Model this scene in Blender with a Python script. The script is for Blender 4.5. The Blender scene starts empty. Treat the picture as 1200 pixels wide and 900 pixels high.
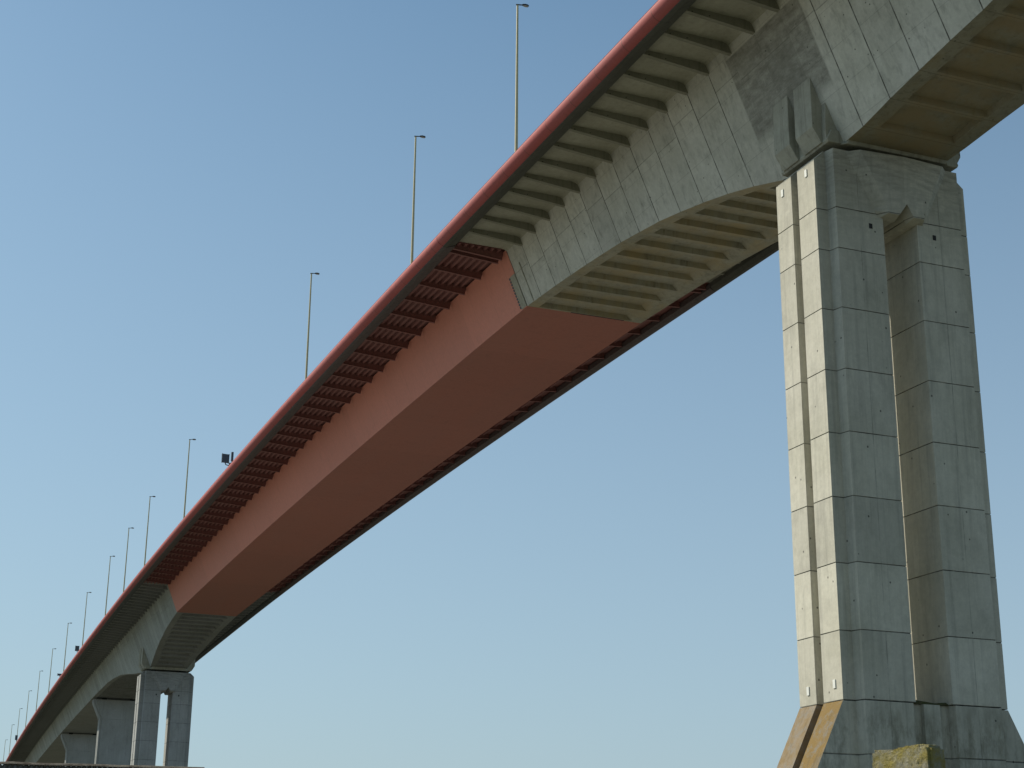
import bpy, bmesh, math, random
from mathutils import Vector, Matrix, noise
random.seed(7)
sc = bpy.context.scene
COL = sc.collection
R = math.radians

# ------------------------------------------------------------------ alignment of the bridge
XC, LC, KP = -118.74, 111.96, 7.025e-05
def prof(x):                      # height of the web top line
    d = x - XC; a = abs(d)
    return -KP*d*d if a < LC else -KP*(2*LC*a - LC*LC)
def plan(x):                      # slight curve in plan
    return 4.0e-05*x*x
WT, MS = 6.98, 0.4154             # half width at web top, batter of the web
def wy(D): return WT - MS*D
XJ1, XJ2, SPAN = -40.42, -201.2, -241.6
DS = 4.42
def interp(t, tab):
    if t <= tab[0][0]: return tab[0][1]
    for (a, b), (c, d) in zip(tab, tab[1:]):
        if t <= c:
            return b + (d-b)*(t-a)/(c-a)
    return tab[-1][1]
HM = [(0,8.66),(3.2,8.5),(4.6,8.0),(9.9,6.88),(12.8,6.4),(15.6,5.98),(18.1,5.65),(24,5.12),(29.8,4.80),(35,4.58),(40.4,4.42)]
HS = [(0,8.68),(3.2,8.66),(8,8.05),(13.5,7.5),(16.5,7.25),(24,6.25),(32,5.4),(42,4.8),(52,4.5),(70,4.4)]
HF = [(0,8.6),(3.8,8.3),(10.3,7.25),(18,6.2),(27.7,5.2),(34,4.8),(40.4,4.45)]
def depth(x):
    if x >= 0: return interp(x, HS)
    if x >= XJ1: return interp(-x, HM)
    if x > XJ2: return DS
    if x > SPAN: return interp(x - SPAN, HF)
    return interp(SPAN - x, HS)

# ------------------------------------------------------------------ node helpers
class N:
    def __init__(s, name):
        s.m = bpy.data.materials.new(name); s.m.use_nodes = True
        s.t = s.m.node_tree; s.t.nodes.clear()
        s.out = s.t.nodes.new('ShaderNodeOutputMaterial')
        s.b = s.t.nodes.new('ShaderNodeBsdfPrincipled')
        s.t.links.new(s.b.outputs[0], s.out.inputs[0])
        s.tc = s.t.nodes.new('ShaderNodeTexCoord')
        s.obj = s.tc.outputs['Object']
    def put(s, sock, v):
        if hasattr(v, 'default_value') or hasattr(v, 'links'): s.t.links.new(v, sock)
        elif isinstance(v, (tuple, list)): sock.default_value = (*v, 1.0)[:len(sock.default_value)]
        else: sock.default_value = v
    def math(s, op, a, b=0.0, c=0.0, clamp=False):
        n = s.t.nodes.new('ShaderNodeMath'); n.operation = op; n.use_clamp = clamp
        for i, v in enumerate((a, b, c)): s.put(n.inputs[i], v)
        return n.outputs[0]
    def sep(s, v=None):
        n = s.t.nodes.new('ShaderNodeSeparateXYZ'); s.t.links.new(v or s.obj, n.inputs[0]); return n.outputs
    def comb(s, x, y, z):
        n = s.t.nodes.new('ShaderNodeCombineXYZ')
        for i, v in enumerate((x, y, z)): s.put(n.inputs[i], v)
        return n.outputs[0]
    def scaled(s, sx, sy, sz, v=None):
        n = s.t.nodes.new('ShaderNodeVectorMath'); n.operation = 'MULTIPLY'
        s.t.links.new(v or s.obj, n.inputs[0]); n.inputs[1].default_value = (sx, sy, sz); return n.outputs[0]
    def noise(s, vec, scale=1., detail=5., rough=.6):
        n = s.t.nodes.new('ShaderNodeTexNoise'); s.t.links.new(vec, n.inputs['Vector'])
        n.inputs['Scale'].default_value = scale; n.inputs['Detail'].default_value = detail
        n.inputs['Roughness'].default_value = rough; return n.outputs[0]
    def white(s, vec):
        n = s.t.nodes.new('ShaderNodeTexWhiteNoise'); s.t.links.new(vec, n.inputs['Vector']); return n.outputs[0]
    def voro(s, vec, scale):
        n = s.t.nodes.new('ShaderNodeTexVoronoi'); s.t.links.new(vec, n.inputs['Vector'])
        n.inputs['Scale'].default_value = scale; return n.outputs['Distance']
    def remap(s, v, a, b, c=0., d=1.):
        n = s.t.nodes.new('ShaderNodeMapRange'); s.put(n.inputs[0], v)
        for i, q in enumerate((a, b, c, d)): n.inputs[i+1].default_value = q
        return n.outputs[0]
    def mix(s, f, a, b, mode='MIX'):
        n = s.t.nodes.new('ShaderNodeMix'); n.data_type = 'RGBA'; n.blend_type = mode
        s.put(n.inputs[0], f); s.put(n.inputs[6], a); s.put(n.inputs[7], b); return n.outputs[2]
    def mulc(s, c, f):
        n = s.t.nodes.new('ShaderNodeVectorMath'); n.operation = 'SCALE'
        s.put(n.inputs[0], c); s.put(n.inputs['Scale'], f); return n.outputs[0]
    def bump(s, h, strength=.3, dist=.02):
        n = s.t.nodes.new('ShaderNodeBump'); n.inputs['Strength'].default_value = strength
        n.inputs['Distance'].default_value = dist; s.t.links.new(h, n.inputs['Height'])
        s.t.links.new(n.outputs[0], s.b.inputs['Normal'])
    def line(s, v, period, off, width):         # 1 on the joint line, 0 elsewhere
        f = s.math('FRACT', s.math('DIVIDE', s.math('SUBTRACT', v, off), period))
        d = s.math('MULTIPLY', s.math('MINIMUM', f, s.math('SUBTRACT', 1.0, f)), period)
        return s.remap(d, width*.5, width*1.1, 1., 0.)
    def cell(s, v, period, off):
        return s.math('FLOOR', s.math('DIVIDE', s.math('SUBTRACT', v, off), period))

RIB0, RIBP = 1.8, 2.812
def concrete(name, base, kind='plain', dirt=.35, dirtcol=(.075,.072,.055), warm=0.0):
    s = N(name); x, y, z = s.sep()
    big = s.noise(s.scaled(.16,.16,.16), 1., 5., .62)
    med = s.noise(s.scaled(.9,.9,.55), 1., 6., .65)
    fine = s.noise(s.obj, 14., 4., .7)
    streak = s.noise(s.scaled(2.6,2.6,.10), 1., 5., .65)
    c = s.mix(s.remap(big,.35,.68), base, tuple(v*k for v,k in zip(base,(.80,.80,.76))))
    c = s.mix(s.math('MULTIPLY', s.remap(med,.5,.78), dirt), c, tuple(v*.5 for v in base))
    c = s.mix(s.math('MULTIPLY', s.remap(streak,.52,.8), dirt), c, dirtcol)
    c = s.mix(s.math('MULTIPLY', s.remap(s.noise(s.scaled(.8,.8,.12), 1.7, 4., .6),.58,.74), .35), c, tuple(min(1,v*1.25) for v in base))
    c = s.mulc(c, s.remap(s.noise(s.scaled(1.,1.,1.), 3.2, 8., .82), .3, .7, .86, 1.12))
    h = s.math('MULTIPLY', fine, .35)
    if kind == 'web':
        ci = s.cell(x, RIBP, RIB0)
        tone = s.white(s.comb(ci, 3.7, 1.3))
        yl = s.math('ADD', s.math('MULTIPLY', s.white(s.comb(ci, 9.1, 2.)), .9), -3.1)
        up = s.math('GREATER_THAN', z, yl)
        tone2 = s.white(s.comb(ci, up, 6.))
        c = s.mulc(c, s.math('ADD', .78, s.math('ADD', s.math('MULTIPLY', tone, .22), s.math('MULTIPLY', tone2, .16))))
        l1 = s.line(x, RIBP, RIB0, .05)
        dx = s.math('ABSOLUTE', s.math('ADD', x, .4)); l1 = s.math('MULTIPLY', l1, s.remap(dx, 3.6, 4., .15, 1.))
        l2 = s.remap(s.math('ABSOLUTE', s.math('SUBTRACT', z, yl)), .012, .04, .5, 0.)
        l3 = s.math('MULTIPLY', s.line(z, 1.93, -1.32, .018), .32)
        ln = s.math('MAXIMUM', s.math('MAXIMUM', l1, l2), l3)
        lv = s.math('MULTIPLY', ln, s.remap(s.noise(s.obj, 1.3, 3.), .3, .6, .45, .95))
        c = s.mix(lv, c, (.035,.033,.026))
        # pale making-good beside some joints
        # dark weathered cast over the pier head
        dx = s.math('ABSOLUTE', s.math('ADD', x, .4))
        mx = s.remap(dx, 4.05, 4.2, 1., 0.)
        mz = s.remap(z, -6.9, -6.2, 0., 1.); mt = s.remap(z, -1.5, -1.42, 1., 0.)
        hor = s.noise(s.scaled(.55,.55,1.7), 1.3, 8., .78)
        m = s.math('MULTIPLY', s.math('MULTIPLY', mx, mz), s.math('MULTIPLY', mt, s.remap(hor,.34,.62,.35,.9)))
        c = s.mix(s.math('MULTIPLY', m, .85), c, (.125,.12,.098))
        h = s.math('SUBTRACT', h, s.math('MULTIPLY', l1, 1.5))
    if kind == 'pier':
        zz = s.math('ADD', z, 16.2)
        ci = s.cell(z, 3.53, -16.2); side = s.math('SIGN', y)
        c = s.mulc(c, s.math('ADD', .90, s.math('MULTIPLY', s.white(s.comb(ci, side, 2.2)), .22)))
        ln = s.math('MULTIPLY', s.math('MULTIPLY', s.line(z, 3.53, -16.2, .03), s.remap(z, -15.5, -15., 1., 0.)), s.remap(z, -43., -42., 0., 1.))
        ln = s.math('MAXIMUM', ln, s.remap(s.math('ABSOLUTE', s.math('ADD', z, 43.62)), .02, .04, 1., 0.))
        l0 = s.remap(s.math('ABSOLUTE', s.math('ADD', z, 13.75)), .02, .035, 1., 0.)
        ln = s.math('MAXIMUM', ln, l0)
        # form-board marks and one vertical panel joint a side
        bx = s.noise(s.comb(s.math('MULTIPLY', x, 7.5), s.math('MULTIPLY', y, 7.5), s.math('MULTIPLY', z, .12)), 1., 3., .6)
        c = s.mix(s.math('MULTIPLY', s.remap(bx,.5,.72), .20), c, tuple(v*.62 for v in base))
        vl = s.math('MULTIPLY', s.remap(s.math('ABSOLUTE', s.math('SUBTRACT', s.math('ABSOLUTE', y), 2.72)), .012, .035, 1., 0.), s.remap(s.noise(s.scaled(.3,.3,.5),1.,3.), .4,.6,.05,.45))
        c = s.mix(s.math('MAXIMUM', s.math('MULTIPLY', ln, s.remap(s.noise(s.obj, 1.1, 4.), .35, .6, .45, .9)), vl), c, (.035,.036,.032))
        # dark run-off below each joint
        f = s.math('FRACT', s.math('DIVIDE', zz, 3.53))
        run = s.math('MULTIPLY', s.remap(f, .55, 1., 0., 1.), s.remap(s.noise(s.scaled(1.9,1.9,.08),1.,4.,.6), .5, .75))
        c = s.mix(s.math('MULTIPLY', run, .5), c, tuple(v*.45 for v in base))
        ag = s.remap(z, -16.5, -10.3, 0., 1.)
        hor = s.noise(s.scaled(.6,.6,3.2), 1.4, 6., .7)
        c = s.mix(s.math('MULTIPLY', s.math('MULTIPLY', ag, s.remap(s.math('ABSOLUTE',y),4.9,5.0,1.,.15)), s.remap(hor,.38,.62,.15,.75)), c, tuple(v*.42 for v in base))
        # damp foot with moss
        ft = s.math('MULTIPLY', s.remap(z, -42.2, -40.6, 1., 0.), s.remap(s.noise(s.scaled(.9,.9,.35),1.2,6.,.7), .46,.64))
        c = s.mix(s.math('MULTIPLY', ft, .55), c, (.07,.062,.025))
        # tie holes
        v = s.voro(s.scaled(1.0,1.0,.85), 1.15)
        c = s.mix(s.math('MULTIPLY', s.remap(v, .045, .075, 1., 0.), .8), c, (.02,.02,.018))
        h = s.math('SUBTRACT', h, ln)
    if kind in ('web', 'plain', 'soffit'):
        v = s.voro(s.obj, 1.3)
        c = s.mix(s.math('MULTIPLY', s.remap(v, .045, .08, 1., 0.), .75), c, (.02,.02,.015))
    if kind == 'soffit':
        c = s.mix(s.remap(s.noise(s.scaled(.3,.5,.3),1.,4.,.6),.4,.7), c, tuple(v*k for v,k in zip(base,(1.0,.85,.62))))
        nearside = s.remap(x, 0., 3., 0., 1.)
        inner = s.remap(s.math('ABSOLUTE', y), 2.2, 2.9, 1., 0.)
        rust = s.math('MULTIPLY', s.math('MULTIPLY', nearside, inner), s.remap(s.noise(s.scaled(.5,.35,.5),1.6,5.,.65),.38,.6,.1,.8))
        c = s.mix(rust, c, tuple(v*k for v,k in zip(base,(1.03,.84,.64))))
        c = s.mulc(c, s.math('SUBTRACT', 1.0, s.math('MULTIPLY', nearside, .12)))
        lj = s.math('MULTIPLY', s.line(x, RIBP, RIB0, .03), s.math('MULTIPLY', nearside, .35))
        c = s.mix(lj, c, (.04,.035,.025))
    if kind == 'deck':
        e = s.remap(s.math('ABSOLUTE', s.math('SUBTRACT', y, s.math('MULTIPLY', s.math('MULTIPLY', x, x), 4e-5))), 10.6, 12., 0., 1.)
        e = s.math('MULTIPLY', e, s.remap(med,.3,.55,.35,1.))
        c = s.mix(s.math('MULTIPLY', e, .8), c, (.05,.05,.045))
    s.put(s.b.inputs['Base Color'], c)
    s.b.inputs['Roughness'].default_value = .88
    s.bump(h, .45, .03)
    return s.m
def paint(name, base, rough=.5, fade=.25, streak=.2, dark=(.12,.05,.04), seam=.12):
    s = N(name)
    big = s.noise(s.scaled(.07,.3,.3), 1., 5., .6)
    st = s.noise(s.scaled(1.5,1.5,.12), 1., 5., .6)
    x, y, z = s.sep()
    pan = s.white(s.comb(s.cell(x, 12.0, -40.4), 1., 1.))
    c = s.mix(s.math('MULTIPLY', s.remap(big,.35,.7), fade), base, tuple(min(1,v*.72+.05) for v in base))
    c = s.mulc(c, s.math('ADD', .95, s.math('MULTIPLY', pan, .08)))
    c = s.mix(s.math('MULTIPLY', s.remap(st,.56,.8), streak), c, dark)
    sp = s.noise(s.obj, 2.3, 6., .75)
    c = s.mix(s.math('MULTIPLY', s.remap(sp,.60,.78), streak*1.2), c, dark)
    c = s.mix(s.math('MULTIPLY', s.line(x, 3.986, -42.04, .05), seam), c, dark)
    fm = s.noise(s.scaled(1.1,1.1,1.1), 3., 7., .8)
    c = s.mulc(c, s.remap(fm, .3, .7, .92, 1.07))
    s.put(s.b.inputs['Base Color'], c); s.b.inputs['Roughness'].default_value = rough
    s.bump(s.noise(s.scaled(.8,.8,.8), 1., 4.), .15, .03)
    return s.m
def flat(name, base, rough=.6, metal=0., var=.25, scale=3.):
    s = N(name); n = s.noise(s.obj, scale, 5., .65)
    s.put(s.b.inputs['Base Color'], s.mix(s.remap(n,.3,.7), tuple(v*(1-var) for v in base), tuple(min(1,v*(1+var)) for v in base)))
    s.b.inputs['Roughness'].default_value = rough; s.b.inputs['Metallic'].default_value = metal
    return s.m
def lichen(name, base, col1, col2, scale=1., amount=.5, crust=0., split=False):
    s = N(name)
    a = s.noise(s.obj, 1.1*scale, 8., .72); b = s.noise(s.obj, 5.*scale, 8., .75); d = s.noise(s.obj, 22.*scale, 6., .8)
    c = s.mix(s.remap(a, .62-amount*.3, .72-amount*.25), base, col1)
    c = s.mix(s.remap(b, .55, .68, 0., .75), c, col2)
    if split:      # the left strip is greyer and pinker
        sx3 = s.sep(); g = s.remap(sx3[0], -.4, .3, .72, .08)
        g = s.math('MULTIPLY', g, s.remap(s.noise(s.obj, 2.2, 7., .75), .32, .6, 1., .35))
        c = s.mix(g, c, (.30,.255,.205))
        c = s.mix(s.remap(s.noise(s.scaled(1.2,.35,.35), 2., 7., .7), .5, .68, 0., .6), c, (.13,.10,.055))
    c = s.mix(s.remap(d, .62, .72, 0., .7), c, (.42,.41,.36))
    c = s.mix(s.remap(d, .28, .42, .8, 0.), c, (.05,.045,.03))
    s.put(s.b.inputs['Base Color'], c); s.b.inputs['Roughness'].default_value = .95
    s.bump(s.math('ADD', b, d), .8, .05 if crust else .03)
    return s.m

M = {}
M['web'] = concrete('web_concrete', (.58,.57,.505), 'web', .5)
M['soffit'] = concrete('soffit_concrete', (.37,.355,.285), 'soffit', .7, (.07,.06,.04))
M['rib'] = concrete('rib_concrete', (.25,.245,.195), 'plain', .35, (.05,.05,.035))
M['deck'] = concrete('deck_concrete', (.36,.35,.28), 'deck', .3)
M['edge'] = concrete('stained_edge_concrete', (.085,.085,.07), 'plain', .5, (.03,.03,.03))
M['pier'] = concrete('pier_concrete', (.57,.54,.45), 'pier', .42, (.10,.10,.095))
M['pierfar'] = concrete('shaded_far_pier_concrete', (.41,.41,.395), 'pier', .3, (.10,.10,.10))  # pier concrete darkened and cooled: shade on its front put into the colour
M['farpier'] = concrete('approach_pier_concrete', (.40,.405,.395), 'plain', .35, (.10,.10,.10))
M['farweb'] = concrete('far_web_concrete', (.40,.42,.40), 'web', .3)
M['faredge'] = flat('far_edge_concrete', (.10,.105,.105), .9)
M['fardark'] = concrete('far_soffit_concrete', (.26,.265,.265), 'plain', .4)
M['head'] = concrete('head_concrete', (.40,.385,.315), 'plain', .7)
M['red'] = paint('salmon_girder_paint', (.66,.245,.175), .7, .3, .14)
M['redund'] = paint('shaded_underside_paint', (.385,.137,.098), .7, .3, .25)  # girder salmon darkened; the shade underneath is put into the colour
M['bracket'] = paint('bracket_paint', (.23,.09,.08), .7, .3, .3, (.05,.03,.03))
M['fascia'] = paint('red_fascia_paint', (.38,.075,.068), .75, .5, .4, seam=.6)
M['steeledge'] = flat('dark_edge_steel', (.085,.07,.068), .7, 0., .3)  # dark grey steel for the edge strip and the fascia groove
M['pole'] = flat('cream_pole_paint', (.56,.47,.24), .45, 0., .1)
M['lampmetal'] = flat('dark_lamp_metal', (.05,.05,.05), .4, .3, .2)
M['glass'] = flat('lamp_lens', (.55,.55,.5), .15, 0., .1)
M['bearing'] = flat('bearing_rubber', (.02,.02,.02), .8)
M['asphalt'] = flat('asphalt', (.05,.05,.052), .9, 0., .2, 20.)
M['plate'] = flat('white_plate', (.75,.74,.68), .4, 0., .05)
M['panel'] = flat('panel_back_metal', (.075,.085,.10), .5, .2, .15)
M['lichen'] = lichen('lichen_on_concrete', (.22,.19,.145), (.23,.145,.04), (.29,.17,.03), 1.3, .75, 0, True)
M['block'] = lichen('lichen_crusted_stone', (.40,.37,.26), (.38,.31,.08), (.44,.36,.07), 5., .6, 1)
M['moss'] = lichen('moss', (.075,.07,.03), (.06,.07,.02), (.13,.11,.03), 3., .5, 1)
M['roof'] = lichen('weathered_roof_sheet', (.17,.145,.11), (.07,.05,.03), (.12,.11,.05), 2., .6)
M['shedwall'] = flat('shed_render', (.35,.32,.27), .9)
M['wood'] = flat('grey_timber', (.16,.13,.09), .85, 0., .35, 8.)

# ------------------------------------------------------------------ mesh helpers
def tag(o, label=None, cat=None, group=None, kind=None):
    if label: o['label'] = label
    if cat: o['category'] = cat
    if group: o['group'] = group
    if kind: o['kind'] = kind
    return o
def empty(name, loc=(0,0,0), rot=(0,0,0)):
    o = bpy.data.objects.new(name, None); COL.objects.link(o); o.location = loc; o.rotation_euler = rot
    o.empty_display_size = .5
    return o
class MB:
    def __init__(s): s.v = []; s.f = []; s.mi = []
    def poly(s, pts, mi=0):
        i = len(s.v); s.v += [tuple(p) for p in pts]; s.f.append(tuple(range(i, i+len(pts)))); s.mi.append(mi)
    def loft(s, secs, closed=True, caps=True, mi=0, mfun=None):
        base = len(s.v); n = len(secs[0])
        for q in secs: s.v += [tuple(p) for p in q]
        for k in range(len(secs)-1):
            for j in range(n if closed else n-1):
                a = base+k*n+j; b = base+k*n+(j+1) % n
                s.f.append((a, b, b+n, a+n)); s.mi.append(mfun(k, j) if mfun else mi)
        if caps and closed:
            s.f.append(tuple(base+j for j in range(n))[::-1]); s.mi.append(mi)
            s.f.append(tuple(base+(len(secs)-1)*n+j for j in range(n))); s.mi.append(mi)
        return s
    def box(s, x0, x1, y0, y1, z0, z1, mi=0):
        return s.loft([[(x0,y0,z0),(x0,y1,z0),(x0,y1,z1),(x0,y0,z1)], [(x1,y0,z0),(x1,y1,z0),(x1,y1,z1),(x1,y0,z1)]], mi=mi)
    def tube(s, p0, p1, r0, r1, n=12, mi=0):
        p0, p1 = Vector(p0), Vector(p1); d = (p1-p0).normalized()
        a = d.orthogonal().normalized(); b = d.cross(a)
        ring = lambda p, r: [p+a*math.cos(2*math.pi*i/n)*r+b*math.sin(2*math.pi*i/n)*r for i in range(n)]
        return s.loft([ring(p0, r0), ring(p1, r1)], mi=mi)
    def build(s, name, mats, parent=None, loc=None, smooth=False):
        me = bpy.data.meshes.new(name); me.from_pydata(s.v, [], s.f)
        mats = mats if isinstance(mats, (list, tuple)) else [mats]
        for m in mats: me.materials.append(m)
        for p, i in zip(me.polygons, s.mi): p.material_index = i
        bm = bmesh.new(); bm.from_mesh(me); bmesh.ops.recalc_face_normals(bm, faces=bm.faces); bm.to_mesh(me); bm.free()
        if smooth:
            me.polygons.foreach_set('use_smooth', [True]*len(me.polygons))
            try: me.set_sharp_from_angle(angle=R(35))
            except Exception: pass
        o = bpy.data.objects.new(name, me); COL.objects.link(o)
        l = Vector(loc or (0,0,0))
        if parent:
            o.parent = parent
            if parent.type == 'EMPTY' and parent.parent is None and not parent.get('local'): l = l - parent.location
        o.location = l
        return o
def bevel(o, w, seg=2):
    m = o.modifiers.new('bevel', 'BEVEL'); m.width = w; m.segments = seg; m.limit_method = 'ANGLE'; m.angle_limit = R(30)
def drange(a, b, step):
    n = max(1, round(abs(b-a)/step)); return [a+(b-a)*i/n for i in range(n+1)]

# ------------------------------------------------------------------ superstructure
def girder(root, stations, coffer_range, mats=('web', 'soffit')):
    """Closed box girder: two battered webs; the soffit carries sunk coffers between transverse ribs."""
    b = MB()
    for a, c in zip(stations, stations[1:]):
        for s in (-1, 1):
            pa = [(a, plan(a)+s*wy(t), prof(a)-t) for t in (-.2, depth(a))]
            pc = [(c, plan(c)+s*wy(t), prof(c)-t) for t in (-.2, depth(c))]
            b.poly([pa[0], pa[1], pc[1], pc[0]], 0)
    def P(x, y, up=0.):
        return (x, plan(x)+y, prof(x)-depth(x)+up)
    for a, c in zip(stations, stations[1:]):
        if abs(a) < 3.0 or abs(a-SPAN) < 3.0 or not (coffer_range[0] <= min(a, c) and max(a, c) <= coffer_range[1]) or abs(c-a) < 2.0:
            b.poly([P(a,-wy(depth(a))), P(a,wy(depth(a))), P(c,wy(depth(c))), P(c,-wy(depth(c)))], 1); continue
        near_side = min(a, c) > 0
        w = .46 if not near_side else .40
        dd = .42 if not near_side else .34
        sg = 1 if c > a else -1
        x0, x1 = a+sg*w*.5, c-sg*w*.5
        e = .95
        full = lambda x: wy(depth(x))
        y0, y1 = -(full(a)-e), full(a)-e
        # flush rib halves and edge bands
        for u, v in ((a, x0), (x1, c)):
            b.poly([P(u,-full(u)), P(u,full(u)), P(v,full(v)), P(v,-full(v))], 1)
        for s, yy in ((-1, y0), (1, y1)):
            b.poly([P(x0,s*full(x0)), P(x0,yy), P(x1,yy), P(x1,s*full(x1))], 1)
        q = .55 if not near_side else .12; r = .06
        lo = [(x0,y0),(x1,y0),(x1,y1),(x0,y1)]
        hi = [(x0+sg*r,y0+q),(x1-sg*r,y0+q),(x1-sg*r,y1-q),(x0+sg*r,y1-q)]
        for i in range(4):
            j = (i+1) % 4
            b.poly([P(*lo[i]), P(*lo[j]), P(*hi[j],up=dd), P(*hi[i],up=dd)], 1)
        b.poly([P(*h, up=dd) for h in hi], 1)
    for x in (stations[0], stations[-1]):
        D = depth(x)
        b.poly([(x,plan(x)-wy(-.2),prof(x)+.2),(x,plan(x)+wy(-.2),prof(x)+.2),(x,plan(x)+wy(D),prof(x)-D),(x,plan(x)-wy(D),prof(x)-D)], 0)
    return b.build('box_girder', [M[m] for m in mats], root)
def sweep(prof_pts, stations):
    return [[(x, plan(x)+y, prof(x)+z) for y, z in prof_pts] for x in stations]
SLAB = [(-12.6,.5),(12.6,.5),(12.6,.27),(7.5,.255),(7.2,.2),(6.86,-.02),(-6.86,-.02),(-7.2,.2),(-7.5,.255),(-12.6,.27)]
FAS = [(12.45,.60),(12.52,.69),(12.66,.735),(12.80,.72),(12.91,.66),(12.955,.60),(12.92,.585),(12.92,.545),(12.98,.53),(13.04,.42),(13.06,.26),(13.03,.10),(12.95,-.04),(12.84,-.16),(12.70,-.26),(12.54,-.33),(12.36,-.37),(12.36,-.2)]
def fascia(root, stations):
    for s in (-1, 1):
        b = MB(); b.loft(sweep([(s*y, z) for y, z in FAS], stations), mfun=lambda k, j: 1 if j in (6,) else 0)
        # dark joint groove near the top
        o = b.build('edge_fascia', [M['fascia'], M['steeledge']], root, smooth=True)
def edge_strip(root, stations, mat, z0=-.10):
    for s in (-1, 1):
        q = 0. if s < 0 else .45
        b = MB(); b.loft(sweep([(s*(11.40+q),.262),(s*12.5,.262),(s*12.5,-.40),(s*12.2,-.42),(s*(11.45+q),z0)], stations))
        b.build('edge_beam', mat, root)
def road(root, stations):
    b = MB(); b.loft(sweep([(-11.4,.504),(11.4,.504),(11.4,.57),(-11.4,.57)], stations)); b.build('roadway', M['asphalt'], root)
def rib_bm(b, s, x=0., p=0., z=0., w=.15):
    pr = [(6.7,.3),(11.6,.3),(11.6,-.02),(7.1,-.43),(6.75,-.46)]
    b.loft([[(x-w,p+s*y,z+q) for y, q in pr], [(x+w,p+s*y,z+q) for y, q in pr]])
RIBM = {}
for s in (-1, 1):
    b = MB(); rib_bm(b, s); o = b.build('rib', M['rib']); RIBM[s] = o.data; COL.objects.unlink(o)
for s in (-1, 1):
    RIBM[s, 'far'] = RIBM[s].copy(); RIBM[s, 'far'].materials[0] = M['fardark']
def ribs(root, xs, sides=(-1, 1), limit=None):
    lst = [(x, s) for s in sides for x in xs]
    for x, s in (lst if limit is None else lst[:limit]):
        o = bpy.data.objects.new('rib', RIBM[s] if limit is None else RIBM[s, 'far']); COL.objects.link(o); o.parent = root
        o.location = Vector((x, plan(x), prof(x))) - root.location
    if limit is not None:
        b = MB()
        for x, s in lst[limit:]: rib_bm(b, s, x, plan(x), prof(x))
        for x in xs: rib_bm(b, 1, x, plan(x), prof(x))
        o = b.build('rib', M['fardark'], root); o['kind'] = 'stuff'
def stations_from(a, b_, anchor=RIB0, p=RIBP):
    xs = []; k = math.ceil((min(a,b_)-anchor)/p+1e-6)
    while anchor+k*p < max(a,b_)-1e-6: xs.append(anchor+k*p); k += 1
    return [min(a,b_)] + [x for x in xs if x-min(a,b_) > .3 and max(a,b_)-x > .3] + [max(a,b_)]
def head(root, x0, side_label=None):
    """Pier-head block under the girder with paired pilasters on both webs."""
    z0 = prof(x0) - prof(0.); p = plan(x0)
    b = MB()
    b.loft([[(x0+u, p-4.4, z0-9.72),(x0+u, p+4.4, z0-9.72),(x0+u,p+4.5,z0-9.55),(x0+u,p+4.2,z0-8.9),(x0+u,p-4.2,z0-8.9),(x0+u,p-4.5,z0-9.55)] for u in (-2.4, 2.6)])
    b.loft([[(x0+2.597,p-3.7,z0-9.80),(x0+2.597,p+3.7,z0-9.80),(x0+2.597,p+3.2,z0-9.3),(x0+2.597,p-3.2,z0-9.3)], [(x0+2.95,p-3.45,z0-9.84),(x0+2.95,p+3.45,z0-9.84),(x0+3.1,p+3.2,z0-9.3),(x0+3.1,p-3.2,z0-9.3)]])
    o = b.build('pier_head', M['head'], root); bevel(o, .04)
    for s in (-1, 1):
        for (u0, u1) in ((-2.04, -.38), (.28, 2.08)):
            b = MB(); pr = [(3.3,-5.4),(5.02,-5.35),(5.11,-5.5),(5.11,-8.68),(4.56,-9.60),(3.0,-9.60)]
            b.loft([[(x0+u, p+s*y, z0+z) for y, z in pr] for u in (u0, u1)])
            o = b.build('pilaster', M['head'], root); bevel(o, .03)
        b = MB(); pr = [(3.2,-5.2),(4.35,-6.0),(4.5,-8.9),(4.45,-9.62),(3.0,-9.62)]
        b.loft([[(x0+u, p+s*y, z0+z) for y, z in pr] for u in (-2.38, 2.48)])
        b.build('pilaster_backing', M['head'], root)

# near concrete arm over the first pier
nx = stations_from(XJ1, 92.)
near = empty('concrete_bridge_arm', (0, 0, prof(0)-9.4))
tag(near, 'grey ribbed concrete box girder arm of the bridge resting on the tall near pier', 'bridge span', 'concrete arms of the bridge')
girder(near, nx, (-40.5, 60))
b = MB(); b.loft(sweep(SLAB, nx)); b.build('deck_slab', M['deck'], near)
fascia(near, nx); edge_strip(near, nx, M['edge']); road(near, nx)
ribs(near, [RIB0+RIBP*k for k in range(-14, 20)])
head(near, 0.)

# steel span lifted in between the two arms
sx = drange(XJ1-.06, XJ2+.06, 4.02)
steel = empty('steel_bridge_span', ((XJ1+XJ2)/2, plan((XJ1+XJ2)/2), prof((XJ1+XJ2)/2)-DS))
tag(steel, 'long salmon red steel box girder span with closely set brackets between two concrete arms', 'bridge span')
b = MB()
for s in (-1, 1):
    secs = [[(x, plan(x)+s*wy(-.2), prof(x)+.2), (x, plan(x)+s*wy(DS), prof(x)-DS)] for x in sx]
    b.loft(secs, closed=False, caps=False, mi=0)
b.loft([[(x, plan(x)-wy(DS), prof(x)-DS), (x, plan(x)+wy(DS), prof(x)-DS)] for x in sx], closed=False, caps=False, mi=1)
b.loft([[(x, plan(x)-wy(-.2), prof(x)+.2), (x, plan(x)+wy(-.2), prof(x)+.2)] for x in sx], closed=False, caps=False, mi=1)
for x in (sx[0], sx[-1]):
    b.poly([(x,plan(x)-wy(-.2),prof(x)+.2),(x,plan(x)+wy(-.2),prof(x)+.2),(x,plan(x)+wy(DS),prof(x)-DS),(x,plan(x)-wy(DS),prof(x)-DS)], 0)
b.build('box_girder', [M['red'], M['redund']], steel)
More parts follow.
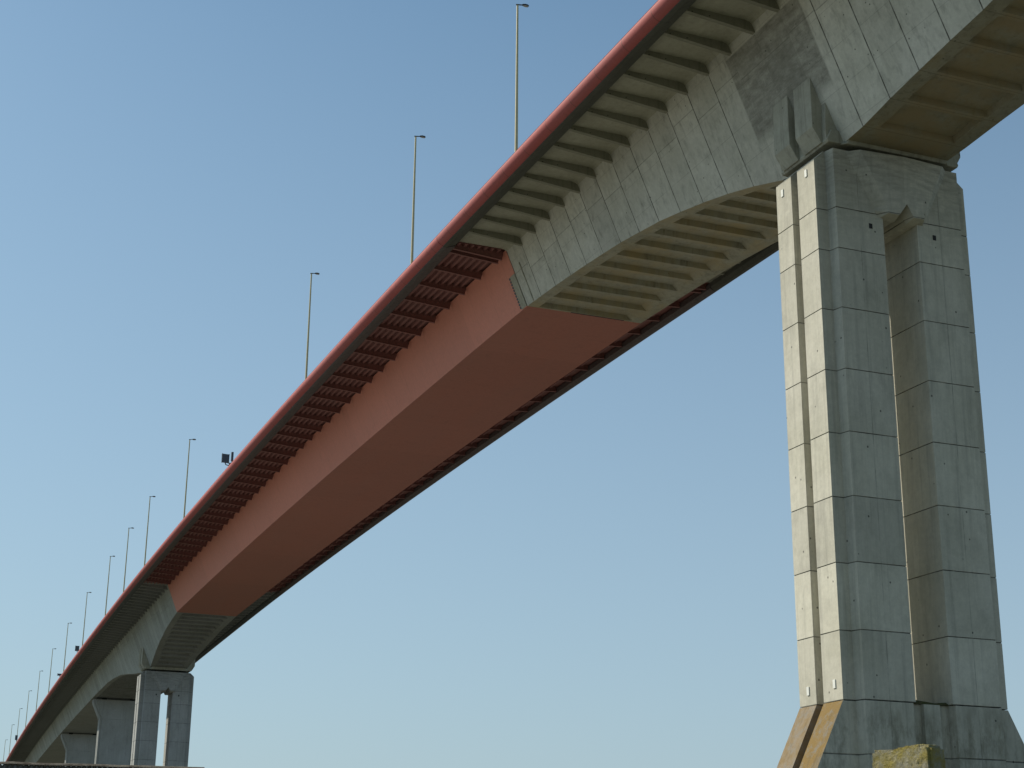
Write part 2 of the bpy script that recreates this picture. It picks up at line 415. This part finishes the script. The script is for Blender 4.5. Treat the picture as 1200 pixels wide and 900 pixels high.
b = MB(); b.loft(sweep([(-12.5,.49),(12.5,.49),(12.5,.42),(-12.5,.42)], sx)); b.build('deck_plate', M['bracket'], steel)
for s in (-1, 1):
    for k in range(7):
        y = 7.55+k*.58; b = MB()
        b.loft(sweep([(s*(y-.17),.418),(s*(y-.10),.16),(s*(y+.10),.16),(s*(y+.17),.418)], sx)); b.build('deck_trough', M['bracket'], steel)
fascia(steel, sx); edge_strip(steel, sx, M['steeledge'], -.2); road(steel, sx)
BR = {}
for s in (-1, 1):
    b = MB(); pr = [(6.98,.15),(11.85,.15),(11.85,-.12),(7.12,-.52)]
    t = .03
    pl = [(6.94,.41),(11.85,.41),(11.85,-.08),(7.15,-.42)]
    b.loft([[(-t,s*y,z) for y, z in pl], [(t,s*y,z) for y, z in pl]])
    fl = [(7.12,-.42),(11.85,-.08),(11.85,-.11),(7.13,-.455)]
    b.loft([[(-.11,s*y,z) for y, z in fl], [(.11,s*y,z) for y, z in fl]])
    o = b.build('bracket', M['bracket']); BR[s] = o.data; COL.objects.unlink(o)
bx = [XJ1-.75, XJ1-1.62] + [XJ1-1.62-3.986*k for k in range(1, 40)]
bx = [x for x in bx if x > XJ2+.5]
for s in (-1, 1):
    for x in bx:
        o = bpy.data.objects.new('bracket', BR[s]); COL.objects.link(o); o.parent = steel
        o.location = Vector((x, plan(x), prof(x))) - steel.location

# joint tongues: pale concrete lug with a toothed steel edge, on the near end of the steel span
for s in (-1, 1):
    b = MB()
    def Wp(x, D, off): return (x, plan(x)+s*(wy(D)+off), prof(x)-D)
    x0, x1 = XJ1-.04, XJ1-1.02
    b.loft([[Wp(x0,1.75,-.2),Wp(x0,1.75,.05),Wp(x0,4.38,.05),Wp(x0,4.38,-.2)], [Wp(x1,1.75,-.2),Wp(x1,1.75,.05),Wp(x1,4.38,.05),Wp(x1,4.38,-.2)]])
    b.build('hinge_lug', M['head'], near)
    b = MB()
    for k in range(11):
        D = 1.8+k*.235
        b.loft([[Wp(x1-.003,D,-.1),Wp(x1-.003,D,.07),Wp(x1-.003,D+.14,.07),Wp(x1-.003,D+.14,-.1)], [Wp(x1-.22,D,-.1),Wp(x1-.22,D,.07),Wp(x1-.22,D+.14,.07),Wp(x1-.22,D+.14,-.1)]])
    b.build('hinge_teeth', M['lampmetal'], near)
    b = MB()
    for x, w in ((XJ1+1.35, .10),):
        b.loft([[Wp(x,1.3,-.1),Wp(x,1.3,.06),Wp(x,4.42,.06),Wp(x,4.42,-.1)], [Wp(x+w,1.3,-.1),Wp(x+w,1.3,.06),Wp(x+w,4.42,.06),Wp(x+w,4.42,-.1)]])
    b.build('web_fillet_strip', M['head'], near)
# black opening at the soffit joint
b = MB(); b.box(XJ1-.02, XJ1+.14, -1.2, 3.6, prof(XJ1)-DS-.012, prof(XJ1)-DS+.2); b.build('joint_gap', M['bearing'], near)

# far concrete arm and the approach beyond it
fx = stations_from(-480., XJ2)
fx2 = [-720.+12*i for i in range(20)]
far = empty('concrete_bridge_arm', (SPAN, plan(SPAN), prof(SPAN)-9.4))
tag(far, 'distant grey concrete box girder curving down over three smaller looking piers to the horizon', 'bridge span', 'concrete arms of the bridge')
allx = [x for x in fx2 if x < -482] + fx
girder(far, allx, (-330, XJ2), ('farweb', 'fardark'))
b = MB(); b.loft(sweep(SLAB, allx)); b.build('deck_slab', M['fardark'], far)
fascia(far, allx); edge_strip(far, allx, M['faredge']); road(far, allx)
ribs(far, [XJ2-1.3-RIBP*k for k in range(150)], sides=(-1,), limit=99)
head(far, SPAN)

# ------------------------------------------------------------------ piers
GZ = -52.2
LEG = [(-2.04,-5.11),(-.42,-5.11),(-.42,-4.66),(.26,-4.66),(.26,-5.11),(2.04,-5.11),(2.04,-4.37),(2.66,-4.22),(2.66,-1.15),(-2.66,-1.15),(-2.66,-4.22),(-2.04,-4.37)]
def leg_secs(levels, ysign, flare=None):
    out = []
    for z, inset in levels:
        q = []
        for x, y in LEG:
            cy = -3.1
            fx_ = 1 - inset/2.4; fy_ = 1 - inset/2.0
            yy = cy+(y-cy)*fy_; xx = x*fx_
            if flare and y < -4.0: yy -= flare(z)*(1. if y < -4.5 else 1.)
            q.append((xx, ysign*yy, z))
        out.append(q)
    return out
def joints(z0, z1, zs):
    lv = [(z0, 0.)]
    for z in sorted(zs, reverse=(z1 < z0)):
        if min(z0,z1)+.1 < z < max(z0,z1)-.1:
            lv += [(z+.025, 0.), (z+.018, .03), (z-.018, .03), (z-.025, 0.)]
    lv.append((z1, 0.)); return lv
JZ = [-16.2-3.53*k for k in range(12)]
def big_pier(x0, label, mat='pier'):
    root = empty('bridge_pier', (x0, plan(x0), GZ+prof(x0)-prof(0.)))
    root['local'] = 1
    tag(root, label, 'pier', 'twin legged concrete piers of the main span')
    up = Vector((0,0,-GZ))
    zb = -40.91
    for s in (1, -1):
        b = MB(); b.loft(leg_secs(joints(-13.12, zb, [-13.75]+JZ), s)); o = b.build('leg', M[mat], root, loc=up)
    # cap
    def capsec(z, cut=0., ins=0.):
        a = LEG[:8]; q = [(x*(1-ins/2.4), max(y, -5.11+cut)*(1-ins/5)) for x, y in a]
        q2 = [(x, -y) for x, y in reversed(q)]
        back = [(-x, y) for x, y in [(2.66,-4.22),(2.04,-4.37)]]
        full = q[:7] + [q[7]] + [(q[7][0], -q[7][1])] + [(x, -y) for x, y in reversed(q[:7])]
        bk = [(-2.04,4.37),(-2.66,4.22),(-2.66,-4.22),(-2.04,-4.37)]
        pts = full + [(x*(1-ins/2.4), y*(1-ins/5)) for x, y in bk]
        return [(x, y, z) for x, y in pts]
    b = MB(); b.loft([capsec(-13.118), capsec(-10.72), capsec(-10.28, .5), capsec(-10.12, .62)])
    o = b.build('cap_beam', M[mat], root, loc=up)
    b = MB(); gp = [(-1.148,-13.95),(-.35,-13.95),(.1,-13.2),(.55,-13.95),(1.148,-13.95),(1.148,-13.122),(-1.148,-13.122)]
    b.loft([[(x,y,z) for y, z in gp] for x in (-2.6, 2.6)]); b.build('cap_soffit', M[mat], root, loc=up)
    for sx_ in (1, -1):
        b = MB(); X0, X1 = sx_*2.5, sx_*3.2
        zt = -10.2
        outer = [(-3.6,zt),(-1.85,-13.45),(-1.4,-13.98),(-.3,-13.98),(.1,-13.25)]
        outr = [(0.1,-13.25),(.5,-13.98),(1.6,-13.98),(2.05,-13.45),(3.65,zt)]
        inn = [(-2.75,zt),(-1.2,-13.3),(-1.1,-13.8),(-.38,-13.8),(.1,-12.95)]
        inr = [(0.1,-12.95),(.58,-13.8),(1.3,-13.8),(1.4,-13.3),(2.85,zt)]
        O = outer + outr[1:]; I = inn + inr[1:]
        A = [(X0,y,z) for y, z in O]; Bq = [(X1,y,z) for y, z in I]
        for i in range(len(A)-1): b.poly([A[i],A[i+1],Bq[i+1],Bq[i]])
        cT = (sx_*3.38, .1, zt); cB = (X1+sx_*.10, .1, -13.1)
        b.poly([Bq[i] for i in range(4)]+[cB, cT]); b.poly([cT, cB]+[Bq[i] for i in range(5,9)]); b.poly([Bq[3],Bq[4],cB]); b.poly([cB,Bq[4],Bq[5]])
        b.poly([A[0],Bq[0],cT,Bq[8],A[8]])
        b.build('corbel', M[mat], root, loc=up)
    # bearings
    for x in (-1.3, 1.3):
        for y in (-2.9, 2.9):
            b = MB(); b.box(x-.55, x+.55, y-.6, y+.6, -10.118, -9.725); b.build('bearing', M['bearing'], root, loc=up)
    # base with battered ends; the sloping ends carry orange lichen
    fl = lambda z: max(0., min((zb-z), 7.5))*.50
    prof_b = []
    def basesec(z, ins=0.):
        a = LEG[:7]+[LEG[7]]
        q = []
        for x, y in a:
            q.append((x*(1-ins/2.4), y-fl(z)*(1. if y < -4.5 else 0.)))
        mid = [(2.66,-1.3-0.0),(2.2,-1.15),(2.2,-.55),(2.42,-.5),(2.42,.5),(2.2,.55),(2.2,1.15),(2.66,1.3)]
        fr = q + [(x*(1-ins/2.4), y) for x, y in mid] + [(x, -y) for x, y in reversed(q)]
        bk = [(-2.04,4.37),(-2.66,4.22),(-2.66,-4.22),(-2.04,-4.37)]
        return [(x,y,z) for x, y in fr] + [(x*(1-ins/2.4),y,z) for x, y in bk]
    lv = [(zb-.035,.035),(zb-.05,0.),(-43.58,0.),(-43.595,.012),(-43.645,.012),(-43.66,0.),(-47.9,0.),(-47.96,.03),(zb-7.5,0.),(0+GZ-.3,0.)]
    n = len(basesec(0))
    tip = {0,1,2,3,4}
    def mf(k, j):
        nq = 8+8
        if j in tip: return 1
        if j in {n-4-2-k2 for k2 in range(5)}: return 1
        return 0
    b = MB(); b.loft([basesec(z, i) for z, i in lv], mfun=mf)
    b.build('battered_base', [M[mat], M['lichen']], root, loc=up)
    # moss ledge between the legs
    b = MB(); b.loft([[(x,-1.15,zb-.03),(x,1.15,zb-.03),(x,.95,zb+.12),(x,.2,zb+.05),(x,-.9,zb+.16)] for x in (-2.4,-1,0.,1.2,2.35)])
    b.build('moss_ledge', M['moss'], root, loc=up)
    # small survey plates on the sunlit end
    for x, z in ((-1.35,-11.4),(1.2,-11.25),(-1.15,-40.15),(1.35,-40.05)):
        b = MB(); b.box(x-.11, x+.11, -5.16, -5.113, z-.22, z+.22); o = b.build('marker_plate', M['plate'], root, loc=up)
    # drain openings near the leg tops
    for y in (-2.0, 2.3):
        b = MB(); b.box(2.662, 2.68, y-.11, y+.11, -14.7, -14.4); b.build('drain_hatch', M['bearing'], root, loc=up)
    return root
big_pier(0., 'tall near concrete pier with two legs and orange lichened splayed foot')
big_pier(SPAN, 'far twin legged concrete pier with sky showing through its gap', 'pierfar')
def small_pier(x0, label):
    z0 = prof(x0)-depth(x0); p = plan(x0)
    p += .9
    root = empty('bridge_pier', (x0, p, GZ)); root['local'] = 1
    tag(root, label, 'pier', 'broad headed approach piers')
    H = z0-GZ
    def sec(hw, z, t=1.3, g=.25):
        return [(-t,-hw,z),(-.3,-hw,z),(-.3,-hw+g,z),(.3,-hw+g,z),(.3,-hw,z),(t,-hw,z),(t,-hw+.5,z),(t+.25,-hw+.6,z),(t+.25,hw-.6,z),(t,hw-.5,z),
                (t,hw,z),(.3,hw,z),(.3,hw-g,z),(-.3,hw-g,z),(-.3,hw,z),(-t,hw,z)]
    b = MB(); b.loft([sec(4.15, -.2), sec(4.15, H-5.0)]); b.build('column', M['farpier'], root)
    b = MB(); b.loft([sec(4.15, H-4.98), sec(5.9, H-1.2), sec(5.9, H-.45)]); b.build('cap_beam', M['farpier'], root)
    for y in (-3.3, 3.3):
        b = MB(); b.box(-.5, .5, y-.5, y+.5, H-.45, H+.02); b.build('bearing', M['bearing'], root)
small_pier(-321., 'broad headed pier standing just behind the far twin legged pier')
small_pier(-401., 'smallest farthest pier with a broad head at the left')

# ------------------------------------------------------------------ lamps along the left edge of the deck
def make_lamp():
    root = empty('street_lamp'); root['local'] = 1
    b = MB(); b.box(-.22,.22,-.22,.22,0,.06); b.build('base_plate', M['lampmetal'], root)
    b = MB(); b.tube((0,0,.06),(0,0,13.75),.125,.075,14); b.build('pole', M['pole'], root, smooth=True)
    b = MB(); b.tube((0,-.12,13.78),(0,.42,13.86),.055,.045,8); b.build('arm', M['lampmetal'], root, smooth=True)
    b = MB()
    secs = []
    for t, w, h in ((0,.05,.04),(.08,.12,.07),(.25,.17,.10),(.45,.15,.09),(.55,.06,.04)):
        secs.append([(w*math.cos(a), .36+t, 13.88+h*math.sin(a)) for a in [2*math.pi*i/12 for i in range(12)]])
    b.loft(secs); hd = b.build('lamp_head', M['lampmetal'], root, smooth=True)
    b = MB(); secs = []
    for t, w in ((.10,.06),(.25,.125),(.42,.11),(.50,.05)):
        secs.append([(w*math.cos(a), .36+t, 13.82+.055*math.sin(a)) for a in [2*math.pi*i/10 for i in range(10)]])
    b.loft(secs); b.build('lens', M['glass'], hd, smooth=True)
    return root
LX = [-26.5,-50.8,-87.1,-159.4,-197.,-222.1,-248.,-287.7,-328.9,-370.6,-413.6,-459.,-507.,-558.,-614.]
LLAB = ['tallest looking lamp post, cut close to the top edge of the photo',
 'second lamp post from the right above the grey ribbed overhang',
 'third lamp post from the right above the red span',
 'lamp post standing just left of the square dark panel on the deck edge',
 'fifth lamp post from the right above the end of the red span',
 'lamp post just left of the end of the red span',
 'seventh lamp post from the right, over the far concrete arm',
 'lamp post with a small dark box at its foot',
 'ninth lamp post from the right with a small flat sign by its foot',
 'tenth lamp post from the right, high above the broad headed pier',
 'eleventh lamp post from the right on the descending deck',
 'twelfth lamp post from the right on the descending deck',
 'lamp post beside the small dark camera box near the horizon',
 'second lamp post from the left edge of the photo',
 'tiny leftmost lamp post at the edge of the photo']
proto = make_lamp()
def copy_tree(o, parent=None):
    c = o.copy(); COL.objects.link(c); c.parent = parent
    for ch in list(o.children): copy_tree(ch, c)
    return c
for i, (x, lab) in enumerate(zip(LX, LLAB)):
    o = proto if i == 0 else copy_tree(proto)
    o.location = (x, plan(x)-11.8, prof(x)+.50)
    o.rotation_euler = (0, 0, random.uniform(-.04, .04))
    tag(o, lab, 'lamp post', 'lamp posts along the left edge of the deck')

# ------------------------------------------------------------------ things on the deck edge
def sign_box(x, y, z, w, h, label, d=.22, rz=0., name='signal_panel', post=.0):
    root = empty(name, (x, plan(x)+y, prof(x)+.5), (0,0,rz)); root['local'] = 1
    tag(root, label, 'signal panel')
    b = MB(); b.box(-d/2, d/2, -w/2, w/2, z, z+h); o = b.build('housing', M['panel'], root); bevel(o, .03)
    b = MB()
    for yy in (-w/2, w/2-.05): b.box(-d/2-.03, d/2+.03, yy, yy+.05, z-.03, z+h+.03)
    b.build('frame', M['lampmetal'], root)
    b = MB(); b.tube((0,0,z),(0,.1,z-.25),.07,.07,8); b.tube((0,.1,z-.25),(0,.75,z-.35),.06,.06,8); b.tube((0,.75,z-.33),(0,.75,0),.06,.06,8)
    b.build('post', M['lampmetal'], root)
    return root
sign_box(-126.0,-12.5,1.75,.95,1.15,'square dark signal panel standing on a bracket beside the red span', rz=.1)
sign_box(-290.5,-12.6,1.2,.85,1.15,'dark box at the foot of a lamp post over the far pier', rz=.1)
sign_box(-332.0,-12.4,1.4,1.1,.5,'small flat dark box on the deck edge left of the far piers', rz=.1)
sign_box(-500.0,-12.3,2.5,.8,1.6,'tiny dark camera box near the left end of the bridge', rz=.1)
for x, h, w, lab in ((-123.6, 2.6, .28, 'taller dark cabinet post on the deck edge right of the square panel'), (-124.9, 1.5, .22, 'short dark post on the deck edge right of the square panel')):
    r_ = empty('cabinet_post', (x, plan(x)-12.1, prof(x)+.5)); r_['local'] = 1; tag(r_, lab, 'post')
    b = MB(); b.box(-.06,.06,-.06,.06,0,h*.55); b.build('post', M['lampmetal'], r_)
    b = MB(); b.box(-.14,.14,-w/2,w/2,h*.55,h); o = b.build('housing', M['panel'], r_); bevel(o, .03)

# ------------------------------------------------------------------ foreground: stone block and shed roof
CAM = Vector((71.076,-51.025,-50.468))
def stone_block():
    d = Vector((-.812,.580,.086)); c = CAM + d*9.6 + Vector((.375,.927,0))*.03
    hgt = c.z-GZ
    bm = bmesh.new(); bmesh.ops.create_cube(bm, size=1.)
    for v in bm.verts: v.co = Vector((v.co.x*.44, v.co.y*.15, (v.co.z-.5)*hgt))
    bmesh.ops.bisect_plane(bm, geom=bm.verts[:]+bm.edges[:]+bm.faces[:], plane_co=(0,0,-.8), plane_no=(0,0,1))
    bmesh.ops.bevel(bm, geom=bm.edges[:], offset=.018, segments=2, affect='EDGES')
    bmesh.ops.triangulate(bm, faces=[f for f in bm.faces if len(f.verts) > 4])
    top = [f for f in bm.faces if f.calc_center_median().z > -.85]
    for _ in range(6):
        es = set(e for f in bm.faces if f.calc_center_median().z > -.8 for e in f.edges if e.calc_length() > .012)
        if not es: break
        bmesh.ops.subdivide_edges(bm, edges=list(es), cuts=1, use_grid_fill=True)
    for v in bm.verts:
        n = noise.noise(v.co*6)*.012 + noise.noise(v.co*28)*.004 + noise.noise(v.co*75)*.003
        v.co += v.co.normalized()*0 + Vector((1 if v.co.x > 0 else -1, 1 if v.co.y > 0 else -1, 1))*n
        v.co.z += v.co.x*.02
    me = bpy.data.meshes.new('stone_post'); bm.to_mesh(me); bm.free(); me.materials.append(M['block'])
    o = bpy.data.objects.new('stone_post', me); COL.objects.link(o)
    o.location = c; o.rotation_euler = (0,0,R(14)); return o
tag(stone_block(), 'rough stone post crusted with yellow lichen in front of the near pier foot', 'stone post')

def shed():
    d0 = Vector((-.99448,.07706,.0712)); d1 = Vector((-.97977,.18698,.0713))
    D = 50.
    a = CAM+d0*D; c = CAM+d1*D; a.z = c.z = CAM.z+.0711*D
    t = (c-a); t.z = 0; L = t.length; t.normalize()
    ang = math.atan2(t.y, t.x)
    root = empty('shed', (a.x, a.y, GZ), (0,0,ang)); root['local'] = 1
    tag(root, 'weathered corrugated roof ridge of a low shed under the far piers', 'shed')
    H = a.z-GZ; X0, X1 = -.1, L+.35; per = .15; run, drop = 2.2, 2.2
    # local: x along ridge, -y toward the camera side
    for s, nm in ((-1,'roof'),(1,'roof')):
        b = MB(); n = int((X1-X0)/per*8); secs = []
        for i in range(n+1):
            x = X0+(X1-X0)*i/n; w = .04*math.cos(2*math.pi*x/per)
            secs.append([(x, s*.03, H-.05+w), (x, s*run, H-.05-drop+w), (x, s*run, H-.07-drop+w), (x, s*.03, H-.07+w)])
        b.loft(secs); b.build(nm, M['roof'], root)
    b = MB()
    secs = []
    for x in drange(X0-.02, X1+.02, .5):
        j = noise.noise(Vector((x*1.3,0,0)))*.02
        secs.append([(x,-.13,H-.05+j),(x,-.06,H+.0+j),(x,0,H+.02+j),(x,.06,H+.0+j),(x,.13,H-.05+j),(x,0,H-.03)])
    b.loft(secs); b.build('ridge_cap', M['roof'], root)
    for y in (-1.9, 1.9):
        b = MB(); b.box(X0+.25, X1-.25, y-.1, y+.1, 0, H-2.3); b.build('wall', M['shedwall'], root)
    for x in (X0+.25, X1-.45):
        b = MB(); b.loft([[(x,-1.79,0),(x,1.79,0),(x,1.79,H-2.1),(x,0,H-.3),(x,-1.79,H-2.1)], [(x+.2,-1.79,0),(x+.2,1.79,0),(x+.2,1.79,H-2.1),(x+.2,0,H-.3),(x+.2,-1.79,H-2.1)]])
        b.build('gable_wall', M['shedwall'], root)
    b = MB(); b.box(2.0, 3.0, -2.05, -2.003, .05, 2.1); dr = b.build('door', M['wood'], root)
    b = MB(); b.box(2.86, 2.92, -2.12, -2.052, 1., 1.1); b.build('handle', M['lampmetal'], dr)
shed()

# ------------------------------------------------------------------ ground and water
s = N('grass_and_sand'); a = s.noise(s.obj, .04, 8., .65); c_ = s.noise(s.obj, .9, 8., .7)
col = s.mix(s.remap(a,.4,.6), (.07,.073,.04), (.15,.14,.105)); col = s.mix(s.remap(c_,.4,.7,0.,.6), col, (.05,.06,.03))
s.put(s.b.inputs['Base Color'], col); s.b.inputs['Roughness'].default_value = .95; M['ground'] = s.m
s = N('river_water'); s.b.inputs['Base Color'].default_value = (.165,.155,.125,1); s.b.inputs['Roughness'].default_value = .25
s.bump(s.noise(s.scaled(.6,.6,.6),1.,4.,.6), .4, .2); M['water'] = s.m
b = MB(); b.poly([(-9000,-9000,GZ),(9000,-9000,GZ),(9000,9000,GZ),(-9000,9000,GZ)]); o = b.build('ground', M['ground']); tag(o, kind='structure')
b = MB(); b.poly([(-165,-4000,GZ+.004),(-14,-4000,GZ+.004),(-14,4000,GZ+.004),(-165,4000,GZ+.004)]); o = b.build('river', M['water']); tag(o, kind='structure')

# ------------------------------------------------------------------ camera
F = Vector((-0.88336993,0.35391796,0.30724526)); Rv = Vector((0.37460609,0.92713977,0.00906227)); U = Vector((0.28165199,-0.12310128,0.95158721))
cam = bpy.data.cameras.new('camera'); co = bpy.data.objects.new('camera', cam); COL.objects.link(co)
mw = Matrix((( Rv.x, U.x, -F.x, CAM.x), (Rv.y, U.y, -F.y, CAM.y), (Rv.z, U.z, -F.z, CAM.z), (0,0,0,1)))
co.matrix_world = mw
cam.sensor_width = 36; cam.lens = 1852.545/1200*36; cam.clip_start = .1; cam.clip_end = 20000
sc.camera = co

# ------------------------------------------------------------------ light
EL = R(42.); SX, SY = -.97, -1.0
az = math.atan2(SX, SY)          # clockwise from +Y
sd = Vector((math.sin(az)*math.cos(EL), math.cos(az)*math.cos(EL), math.sin(EL)))
sun = bpy.data.lights.new('sun', 'SUN'); sun.energy = 4.5; sun.angle = R(.53); sun.color = (1.,.93,.79)
so = bpy.data.objects.new('sun', sun); COL.objects.link(so); so.rotation_euler = sd.to_track_quat('Z', 'Y').to_euler()
w = bpy.data.worlds.new('World'); sc.world = w; w.use_nodes = True; nt = w.node_tree; nt.nodes.clear()
sky = nt.nodes.new('ShaderNodeTexSky'); sky.sky_type = 'NISHITA'; sky.sun_disc = False
sky.sun_elevation = EL; sky.sun_rotation = az; sky.air_density = 1.0; sky.dust_density = .9; sky.ozone_density = 1.2; sky.altitude = 0
bg = nt.nodes.new('ShaderNodeBackground'); bg.inputs[1].default_value = .110
ow = nt.nodes.new('ShaderNodeOutputWorld')
tint = nt.nodes.new('ShaderNodeMix'); tint.data_type = 'RGBA'; tint.blend_type = 'MULTIPLY'; tint.inputs[0].default_value = 1.
tint.inputs[7].default_value = (.86, 1.075, 1.045, 1)
nt.links.new(sky.outputs[0], tint.inputs[6]); 
tcw = nt.nodes.new('ShaderNodeTexCoord'); sp = nt.nodes.new('ShaderNodeSeparateXYZ'); nt.links.new(tcw.outputs['Generated'], sp.inputs[0])
mr = nt.nodes.new('ShaderNodeMapRange'); nt.links.new(sp.outputs[2], mr.inputs[0])
for i_, v_ in enumerate((0., .58, .80, .0)): mr.inputs[i_+1].default_value = v_
hz = nt.nodes.new('ShaderNodeMix'); hz.data_type = 'RGBA'; nt.links.new(mr.outputs[0], hz.inputs[0])
nt.links.new(tint.outputs[2], hz.inputs[6]); hz.inputs[7].default_value = (3.65, 4.62, 5.55, 1)
nt.links.new(hz.outputs[2], bg.inputs[0]); nt.links.new(bg.outputs[0], ow.inputs[0])
sc.view_settings.view_transform = 'Standard'; sc.view_settings.look = 'None'; sc.view_settings.exposure = 0; sc.view_settings.gamma = 1
sc.cycles.max_bounces = 8; sc.cycles.diffuse_bounces = 5
